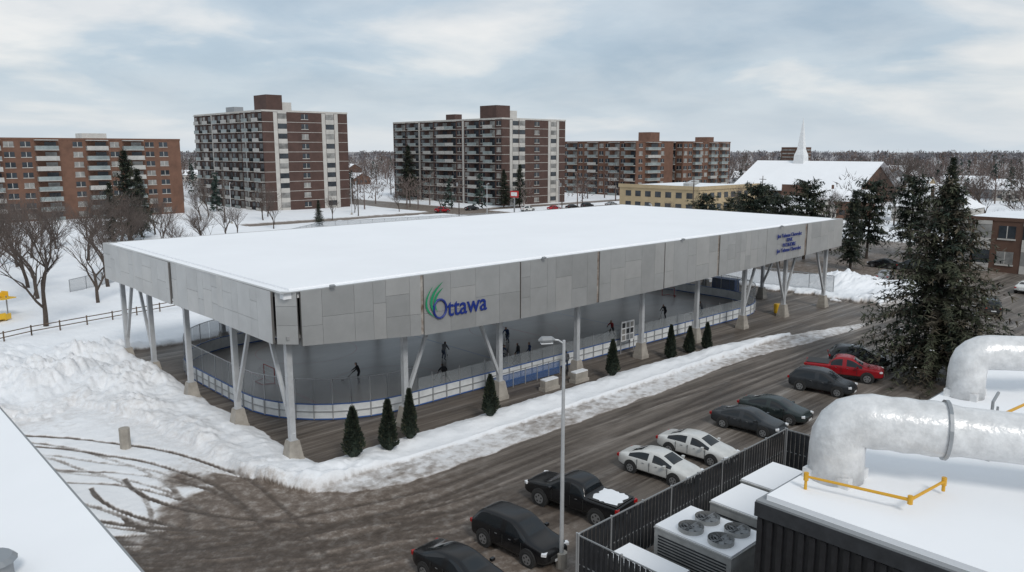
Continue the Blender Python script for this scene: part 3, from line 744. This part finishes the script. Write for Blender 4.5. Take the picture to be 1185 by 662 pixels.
def fence(name,p0,p1,h,k,postgap=2.4):
    b=MB();a=Vector(p0);c=Vector(p1);l=(c-a).length;an=math.atan2(c.y-a.y,c.x-a.x);n=int(l/postgap)+1
    for i in range(n+1):
        q=a.lerp(c,i/n);b.tube([(q.x,q.y,0),(q.x,q.y,h+.08)],.05,'post',6)
    m_=(a+c)/2
    for z in (.1,h*.5,h): b.obox((m_.x,m_.y,z),(l,.05,.05),an,'grey')
    ns=int(l/.13)
    d=(c-a)/l
    for i in range(ns):
        q=a+d*(i+.5)*l/ns;b.obox((q.x+.035*math.sin(an)*(i%2),q.y-.035*math.cos(an)*(i%2),h/2+.03),(.125,.02,h-.14),an,k)
    return b.make(name)
fence('privacy_fence',(3.0,-19.0),(20.6,-18.8),2.5,'slat');fence('privacy_fence',(3.0,-19.1),(3.0,-28),2.5,'slat');fence('privacy_fence',(20.6,-18.9),(20.8,-28),2.5,'slat')
def lamp(x,y,h,rz):
    P=empty('street_lamp',(x,y,0),rz);b=MB();b.tube([(0,0,0),(0,0,.7)],.26,'conc',10);b.make('base',parent=P)
    b=MB();b.tube([(0,0,.7),(0,0,h*.5),(0,0,h)],[.10,.085,.065],'colm',10);b.tube([(0,0,h-.15),(.25,0,h+.02),(.5,0,h+.05)],.04,'colm',6);b.box(-.09,.09,-.11,-.09,1.1,1.5,'grey');b.make('pole',parent=P,smooth=False)
    b=MB();b.tube([(.4,0,h+.05),(.55,0,h+.07),(.95,0,h+.07),(1.1,0,h+.05)],[.05,.14,.15,.05],'grey',8);b.box(.5,1.0,-.1,.1,h-.10,h-.06,'white');b.make('luminaire',parent=P)
lamp(3.9,-17.3,10.2,math.radians(150))
lamp(118,118,9,.3);lamp(150,122,9,2);lamp(86,40,9,1);lamp(96,150,10,1);lamp(60,146,10,1)
def upole(x,y,h):
    b=MB();b.tube([(0,0,0),(0,0,h)],[.16,.10],'trunk',7);b.box(-1.2,1.2,-.06,.06,h-1,h-.85,'trunk');b.tube([(.4,.2,h-2.4),(.4,.2,h-1.5)],.2,'grey',8);b.make('utility_pole',(x,y,0),U(0,3))
for p in [(110,120),(128,100),(150,75),(175,70),(95,145),(60,150)]: upole(p[0],p[1],11)
def rail(p0,p1):
    b=MB();a=Vector(p0);c=Vector(p1);n=int((c-a).length/2.5)
    for i in range(n+1):
        q=a.lerp(c,i/n);b.tube([(q.x,q.y,-.1),(q.x,q.y,1.2)],.07,'wood',5)
    for z in (.6,1.05): b.tube([(a.x,a.y,z),(c.x,c.y,z)],.05,'wood',4)
    b.make('wooden_rail_fence')
rail((-3,47),(18,52));rail((-18,40),(-3,47))
b=MB()
for i in range(14):
    t=i/9*math.pi*1.1
    b.obox((1.5*math.cos(t),1.5*math.sin(t),2.4-.16*i),(1.0,.9,.10),t,'yel');b.obox((2.0*math.cos(t),2.0*math.sin(t),2.65-.16*i),(.1,.9,.6),t,'yel')
b.tube([(0,0,0),(0,0,3)],.14,'yel',8);b.tube([(1.4,-.9,0),(1.4,-.9,2.6)],.07,'grey',6);b.box(.5,2.1,-1.5,-.3,2.3,2.4,'yel')
b.tube([(0,0,3),(0,0,3.6)],[1.2,.1],'yel',8);b.make('playground_slide',(-4.6,58.0,0),.5)
def mfence(p0,p1,h=1.8):
    b=MB();a=Vector(p0);c=Vector(p1);n=int((c-a).length/3)
    for i in range(n+1):
        q=a.lerp(c,i/n);b.tube([(q.x,q.y,0),(q.x,q.y,h)],.05,'grey',4)
    b.tube([(a.x,a.y,h),(c.x,c.y,h)],.04,'grey',4);an=math.atan2(c.y-a.y,c.x-a.x);m_=(a+c)/2;b.obox((m_.x,m_.y,h/2),((c-a).length,.02,h-.1),an,'mesh');b.make('chainlink_fence')
mfence((6,70),(70,120));mfence((70,120),(118,112));mfence((76,36),(76,4),2.4);mfence((70,40),(30,44),3)
b=MB();b.tube([(0,0,0),(0,0,5)],.2,'grey',8);b.box(-.15,.15,-1.3,1.3,5,6.8,'redp');b.box(-.17,-.155,-1.0,1.0,5.4,6.4,'white');b.make('roadside_pylon_sign',(128,118,0),.2)

# ------------------------------------------------------------ vehicles
SED=[(-2.38,.60,.42,.70,.74,.50),(-2.32,.80,.30,.92,.97,.66),(-1.95,.88,.22,1.00,1.05,.72),(-1.62,.90,.20,.98,1.10,.70),(-.95,.91,.20,.96,1.41,.57),(-.22,.91,.20,.94,1.46,.59),(-.10,.91,.20,.94,1.46,.59),(.45,.91,.20,.93,1.43,.58),(1.20,.90,.20,.93,1.02,.72),(1.75,.88,.20,.88,.94,.68),(2.15,.82,.22,.78,.83,.62),(2.36,.66,.30,.62,.66,.5),(2.40,.5,.38,.55,.58,.4)]
SUV=[(-2.32,.65,.45,.85,.90,.55),(-2.28,.86,.35,1.05,1.12,.72),(-2.12,.90,.26,1.08,1.25,.72),(-1.80,.92,.24,1.08,1.68,.66),(-1.05,.93,.24,1.06,1.74,.68),(-.22,.93,.24,1.05,1.75,.68),(-.10,.93,.24,1.05,1.75,.68),(.45,.93,.24,1.04,1.70,.67),(1.15,.92,.24,1.04,1.16,.76),(1.7,.90,.24,1.0,1.07,.74),(2.12,.85,.26,.92,.98,.7),(2.32,.72,.34,.74,.80,.58),(2.38,.55,.42,.66,.70,.5)]
PIC=[(-2.90,.80,.55,1.10,1.12,.76),(-2.86,.94,.48,1.18,1.20,.84),(-2.0,.96,.42,1.18,1.20,.84),(-1.05,.96,.42,1.18,1.20,.84),(-.98,.96,.40,1.18,1.30,.80),(-.80,.96,.38,1.18,1.82,.70),(.02,.96,.38,1.16,1.88,.72),(.12,.96,.38,1.16,1.88,.72),(.70,.96,.38,1.16,1.82,.71),(1.35,.95,.38,1.16,1.26,.82),(2.0,.95,.38,1.14,1.20,.82),(2.6,.92,.40,1.08,1.14,.78),(2.82,.84,.46,.95,1.0,.7),(2.88,.7,.52,.85,.9,.6)]
CF={'sedan':(SED,(3,7),3,7,5,1.38,.33),'suv':(SUV,(2,7),2,7,5,1.36,.37),'pickup':(PIC,(4,8),4,8,6,1.75,.41)}
def car(kind,pm,x,y,rz,snow=0,name='parked_car'):
    st,(g0,g1),rg,ws,bp_,axl,wr=CF[kind]
    P=empty(name,(x,y,gh(x,y)+.0),rz);b=MB()
    rings=[]
    for (X_,w,zb,be,ro,wr_) in st:
        rings.append([(0,zb),(w*.86,zb),(w*.98,zb+.12),(w*1.0,(zb+be)/2+.05),(w*.955,be),(wr_,ro-.045 if ro-be>.2 else (be+ro)/2+.01),(wr_*.84,ro),(0,ro+.02)])
    for i,r in enumerate(rings):
        full=[(yy,z) for yy,z in r]+[(-yy,z) for yy,z in r[1:-1]][::-1]
        for yy,z in full: b.v.append((st[i][0],yy,z))
    n=14
    pi=b.mi(pm);gi=b.mi('cglass');ki=b.mi('plastic')
    for i in range(len(st)-1):
        for j in range(n):
            j2=(j+1)%n
            b.f.append((i*n+j,i*n+j2,(i+1)*n+j2,(i+1)*n+j))
            jj=j if j<7 else 13-j
            k=pi
            if jj in(0,1): k=ki
            if jj==4 and g0<=i<=g1 and i!=bp_: k=gi
            if jj==6 and (i==rg or i==ws): k=gi
            b.m.append(k)
    b.f.append(tuple(range(n))[::-1]);b.m.append(pi);e=(len(st)-1)*n;b.f.append(tuple(range(e,e+n)));b.m.append(ki)
    b.make('body',parent=P,smooth=True,sub=2)
    b=MB();hw=st[len(st)//2][1]
    for sx in (-axl,axl):
        for sy in (-1,1):
            b.tube([(sx,sy*(hw-.30),wr+.03),(sx,sy*(hw+.008),wr+.03)],wr+.09,'plastic',22)
            b.tube([(sx,sy*(hw-.2),wr),(sx,sy*(hw-.01),wr),(sx,sy*(hw+.03),wr)],[wr,wr,wr*.9],'tire',22)
            b.tube([(sx,sy*(hw+.031),wr),(sx,sy*(hw+.036),wr)],wr*.66,'rim',16)
            for a in range(5):
                aa=a*1.2566+.3;b.obox((sx+wr*.4*math.cos(aa),sy*(hw+.038),wr+wr*.4*math.sin(aa)),(wr*.22,.012,wr*.22),0,'plastic',ry=-aa)
    F=st[-1][0];B=st[0][0];bf=st[-3];br=st[1]
    for sy in (-1,1):
        b.obox((bf[0]+.04,sy*(bf[1]-.17),bf[3]-.09),(.22,.32,.12),sy*-.45,'head_l')
        b.obox((br[0]+.02,sy*(br[1]-.16),br[3]-.12),(.16,.26,.16),sy*.25,'red_l')
        m0=st[ws+1];b.obox((m0[0]-.35,sy*(hw+.09),m0[3]+.07),(.14,.2,.13),0,pm)
        for xx in (-.55,.30): b.obox((xx,sy*(hw*1.0+.004),st[5][3]-.12),(.14,.02,.025),0,'rim')
        for xx in (-.95,-.16,.98): b.obox((xx,sy*(hw*.992),(st[5][2]+st[5][3])/2+.1),(.015,.03,.5),0,'plastic')
    b.obox((F-.03,0,st[-2][2]+.22),(.1,hw*1.1,.22),0,'plastic');b.obox((F+.02,0,st[-2][2]+.12),(.03,.5,.12),0,'white')
    b.obox((B+.0,0,st[0][2]+.18),(.06,.5,.12),0,'white')
    b.make('wheels_and_trim',parent=P)
    if kind=='pickup':
        b=MB();b.box(-2.78,-1.12,-.80,.80,1.225,1.245,'plastic')
        if snow:
            pts=[]
            for q in range(36):
                a=q*math.pi/18;c_,s_=math.cos(a),math.sin(a);m=max(abs(c_),abs(s_))
                k_=U(.80,.99);pts.append((-1.95+.82*k_*c_/m,.78*k_*s_/m,1.262))
            b.poly(pts,'snow')
        b.make('bed_cover',parent=P)
    return P
PK=paint('black_paint',(.012,.012,.013));PW=paint('white_paint_car',(.62,.62,.60));PG=paint('charcoal_paint',(.035,.038,.042));PR=paint('red_car_paint',(.32,.012,.018));PD=paint('dark_green_paint',(.03,.04,.04));PS=paint('silver_paint',(.3,.31,.32))
down=-math.pi/2
car('sedan',PK,-.1,-15.3,down+.06)
car('suv',PK,3.6,-14.9,down+.06)
car('pickup',PK,8.6,-14.0,-down+.12,1)
car('sedan',PW,15.1,-14.3,down+.08);car('sedan',PW,18.9,-14.2,down+.08)
car('sedan',PG,25.2,-13.9,down+.1);car('sedan',PD,28.6,-13.9,down+.1)
car('suv',PG,36.6,-13.4,down+.15);car('pickup',PR,41.2,-13.0,down+.35);car('suv',PG,45.6,-12.2,down+.5)
for (k,p,x,y,r) in [('suv',PK,84,-7,.3),('sedan',PS,92,4,.2),('suv',PD,104,5,1.5),('sedan',PK,104,9,1.5),('sedan',PW,96,-12,0),('suv',PG,78,-13,.4),('sedan',PR,150,124,0),('sedan',PK,158,124,0),('suv',PG,165,124,0),('sedan',PS,176,123.5,0),('suv',PW,140,125,0),('sedan',PK,126,90,1.57),('suv',PK,126,104,1.57),('suv',PR,120,140,0),('sedan',PK,132,141,0)]: car(k,p,x,y,r)

# ------------------------------------------------------------ people
def person(name,x,y,rz,pose,jac,pan,hat,stick=True,z=.04):
    P=empty(name,(x,y,z),rz)
    J=dict(pel=(0,0,.92),spi=(.03,0,1.12),che=(.06,0,1.36),nek=(.08,0,1.50),hd0=(.10,0,1.60),hd1=(.10,0,1.74),
      hL=(0,.10,.88),kL=(.06,.12,.50),aL=(0,.13,.10),tL=(.16,.14,.05),hR=(0,-.10,.88),kR=(.04,-.12,.50),aR=(-.02,-.13,.10),tR=(.14,-.14,.05),
      sL=(.05,.19,1.40),eL=(.05,.26,1.13),wL=(.18,.25,.92),pL=(.24,.24,.86),sR=(.05,-.19,1.40),eR=(.05,-.26,1.13),wR=(.18,-.25,.92),pR=(.24,-.24,.86))
    if pose=='skate':
        J.update(pel=(-.05,0,.84),spi=(.05,0,1.02),che=(.18,0,1.22),nek=(.25,0,1.35),hd0=(.31,0,1.44),hd1=(.34,0,1.58),hL=(-.05,.1,.80),kL=(.22,.15,.50),aL=(.10,.20,.12),tL=(.27,.22,.07),hR=(-.05,-.1,.80),kR=(-.10,-.22,.46),aR=(-.42,-.34,.20),tR=(-.30,-.38,.10),
          sL=(.18,.19,1.26),eL=(.36,.30,1.06),wL=(.55,.18,.96),pL=(.62,.14,.92),sR=(.18,-.19,1.26),eR=(.20,-.36,1.04),wR=(.42,-.30,.90),pR=(.50,-.26,.86))
    if pose=='wide':
        J.update(pel=(0,0,.86),spi=(.06,0,1.05),che=(.14,.03,1.27),nek=(.19,.04,1.40),hd0=(.22,.04,1.50),hd1=(.24,.04,1.64),hL=(0,.1,.82),kL=(.12,.30,.50),aL=(0,.48,.12),tL=(.14,.54,.07),hR=(0,-.1,.82),kR=(.12,-.26,.48),aR=(-.04,-.38,.12),tR=(.12,-.44,.07),
          sL=(.13,.2,1.30),eL=(.25,.42,1.16),wL=(.4,.62,1.08),pL=(.46,.68,1.05),sR=(.13,-.18,1.30),eR=(.28,-.34,1.10),wR=(.46,-.2,1.0),pR=(.53,-.14,.97))
    rad=dict(pel=.155,spi=.145,che=.165,nek=.065,hd0=.098,hd1=.095,hL=.105,kL=.075,aL=.055,tL=.045,hR=.105,kR=.075,aR=.055,tR=.045,sL=.085,eL=.06,wL=.042,pL=.04,sR=.085,eR=.06,wR=.042,pR=.04)
    ks=list(J);E=[('pel','spi'),('spi','che'),('che','nek'),('nek','hd0'),('hd0','hd1'),('pel','hL'),('hL','kL'),('kL','aL'),('aL','tL'),('pel','hR'),('hR','kR'),('kR','aR'),('aR','tR'),('che','sL'),('sL','eL'),('eL','wL'),('wL','pL'),('che','sR'),('sR','eR'),('eR','wR'),('wR','pR')]
    m_=bpy.data.meshes.new('b');m_.from_pydata([J[k] for k in ks],[(ks.index(a),ks.index(c)) for a,c in E],[])
    o=bpy.data.objects.new('b',m_);COL.objects.link(o)
    md=o.modifiers.new('k','SKIN');md.use_smooth_shade=True
    for i,k in enumerate(ks):
        sv=m_.skin_vertices[0].data[i];sv.radius=(rad[k],rad[k]);sv.use_root=(k=='pel')
    sb=o.modifiers.new('s','SUBSURF');sb.levels=1
    bpy.context.view_layer.update();dg=bpy.context.evaluated_depsgraph_get()
    m2=bpy.data.meshes.new_from_object(o.evaluated_get(dg));bpy.data.objects.remove(o)
    m2.materials.clear()
    for q in (jac,pan,'skin',hat,'plastic'): m2.materials.append(M[q] if isinstance(q,str) else q)
    def sd(p,a,c):
        a=Vector(a);c=Vector(c);t=max(0,min(1,(p-a).dot(c-a)/(c-a).length_squared));return (p-a-(c-a)*t).length
    lab={}
    for a,c in E:
        k=0
        if a in('hL','hR','kL','kR') or c in('hL','hR'): k=1
        if c in('tL','tR') or c in('pL','pR'): k=4
        if c=='hd1' or c=='hd0': k=2
        lab[(a,c)]=k
    for pl in m2.polygons:
        ct=Vector(pl.center);bb=min(E,key=lambda e:sd(ct,J[e[0]],J[e[1]]));k=lab[bb]
        if k==2 and (ct.z>J['hd0'][2]+.09 or ct.x<J['hd0'][0]-.03): k=3
        pl.material_index=k;pl.use_smooth=True
    o=bpy.data.objects.new('body',m2);COL.objects.link(o);o.parent=P
    b=MB();h=Vector(J['hd0']);
    b.tube([h+Vector((.085,0,.03)),h+Vector((.125,0,.015))],[.012,.016],'skin',5)
    for s_ in(-1,1):
        b.obox(h+Vector((.09,.035*s_,.055)),(.015,.02,.01),0,'plastic');b.obox(h+Vector((0,.1*s_,.04)),(.03,.02,.06),0,'skin')
    b.obox(h+Vector((.092,0,-.03)),(.01,.045,.01),0,'redp')
    for w in ('L','R'):
        a=Vector(J['w'+w]);p=Vector(J['p'+w]);d=(p-a).normalized();sdv=d.cross(Vector((0,0,1))).normalized();
        for q in range(4):
            s_=p+sdv*(q-1.5)*.022;l=[.06,.07,.068,.05][q];b.tube([s_,s_+d*l*.6,s_+d*l-Vector((0,0,.03))],[.011,.010,.008],'plastic',5)
        s_=a+d*.03+sdv*.03;b.tube([s_,s_+sdv*.03+d*.03,s_+sdv*.03+d*.06],[.013,.011,.009],'plastic',5)
        t=Vector(J['t'+w]);an=Vector(J['a'+w]);dd=math.atan2(t.y-an.y,t.x-an.x);m3=(t+an)/2
        if stick: b.obox((m3.x,m3.y,max(.015,min(t.z,an.z)-.045)),(.28,.012,.05),dd,'rim')
        else: b.obox((m3.x+.02,m3.y,.03),(.28,.10,.06),dd,'plastic')
    if stick:
        a=Vector(J['pL'])
        tip=Vector((1.15,.30 if pose!='wide' else -.55,.05));top=a+(a-tip).normalized()*(.25 if pose!='wide' else .1)
        b.tube([top,tip],.018,'wood',5);b.obox(tip+Vector((.12,.03,.02)),(.28,.025,.07),.3,'plastic')
    b.make('gear',parent=P)
    return P
cj=[mat('jacket_black',(.02,.02,.022),.8),mat('jacket_navy',(.03,.055,.14),.8),mat('jacket_grey',(.16,.16,.17),.8),mat('jacket_red',(.30,.03,.03),.8),mat('trouser_dark',(.03,.03,.038),.85),mat('trouser_denim',(.06,.08,.12),.85)]
S=[(12.2,12.3,2.6,'wide',0,'slat'),(21.1,13,.4,'skate',2,'blk'),(16.8,7.4,1.4,'skate',0,'blk'),(29.3,13.7,3.4,'skate',1,'slat'),(38.5,8.6,2.9,'wide',3,'blk'),(24.2,9.0,-1.2,'skate',1,'blk'),(49,10,3.0,'skate',0,'blk'),(53,8,2.0,'wide',2,'blk')]
for i,(x,y,r,p,j,h) in enumerate(S): person('hockey_player',x,y,r,p,cj[j],cj[4+i%2],h)
for i,(x,y,r,j) in enumerate([(25.2,7.9,2.0,0),(26.2,7.5,2.6,1),(26.3,3.4,.9,2),(22.8,5.6,1.6,0)]): person('standing_person',x,y,r,'stand',cj[j],cj[5-i%2],'blk',False)

# ------------------------------------------------------------ light, sky, camera
w=bpy.data.worlds.new('World');scene.world=w;w.use_nodes=True
nt=w.node_tree;N=nt.nodes;L=nt.links;bg=N['Background']
az=math.radians(200);el=math.radians(42)
sky=nd('ShaderNodeTexSky',sky_type='NISHITA');sky.sun_disc=False;sky.sun_elevation=el;sky.sun_rotation=az
tc=nd('ShaderNodeTexCoord');sp=nd('ShaderNodeSeparateXYZ');L.new(tc.outputs['Generated'],sp.inputs[0])
zz=mth('ADD',mth('MAXIMUM',sp.outputs[2],0.0),.20)
cb=nd('ShaderNodeCombineXYZ');L.new(mth('DIVIDE',sp.outputs[0],zz),cb.inputs[0]);L.new(mth('DIVIDE',sp.outputs[1],zz),cb.inputs[1])
def wn(scale,det,off,rough=.55,dist_=.3):
    mp=nd('ShaderNodeMapping');mp.inputs['Location'].default_value=off;L.new(cb.outputs[0],mp.inputs[0])
    n=nd('ShaderNodeTexNoise');n.inputs['Scale'].default_value=scale;n.inputs['Detail'].default_value=det;n.inputs['Roughness'].default_value=rough;n.inputs['Distortion'].default_value=dist_;L.new(mp.outputs[0],n.inputs['Vector']);return n.outputs[0]
c1=ramp(wn(.95,8,(3.1,1.7,0),.52),(.36,(.38,.48,.58)),(.50,(.49,.59,.68)),(.55,(.68,.72,.75)),(.62,(.88,.865,.845)))
c2=ramp(wn(2.2,7,(7.3,4.1,0)),(.36,(.42,.51,.60)),(.60,(.77,.79,.80)))
cc=mix(.30,c1,c2)
sk=nd('ShaderNodeVectorMath',operation='SCALE');sk.inputs[3].default_value=.1;L.new(sky.outputs[0],sk.inputs[0])
cc=mix(.12,cc,sk.outputs[0])
hz=ramp(sp.outputs[2],(.0,1.),(.10,0.))
cc=mix(mth('MULTIPLY',hz,.75),cc,(.62,.68,.735))
L.new(cc,bg.inputs[0]);bg.inputs[1].default_value=1.05
sd_=bpy.data.lights.new('sun','SUN');sd_.energy=1.5;sd_.angle=math.radians(14);sd_.color=(1,.96,.9)
so=bpy.data.objects.new('sun',sd_);COL.objects.link(so)
dirv=Vector((math.sin(az)*math.cos(el),math.cos(az)*math.cos(el),math.sin(el)))
so.rotation_euler=dirv.to_track_quat('Z','Y').to_euler()
cd=bpy.data.cameras.new('camera');cam=bpy.data.objects.new('camera',cd);COL.objects.link(cam)
cam.location=(-19.1,-38.8,18);cd.sensor_width=36;cd.lens=36*900/1185;cd.clip_end=9000;cd.clip_start=.1
cam.rotation_euler=(math.pi/2-math.atan(158/900),0,-math.atan2(.682,.7314))
scene.camera=cam
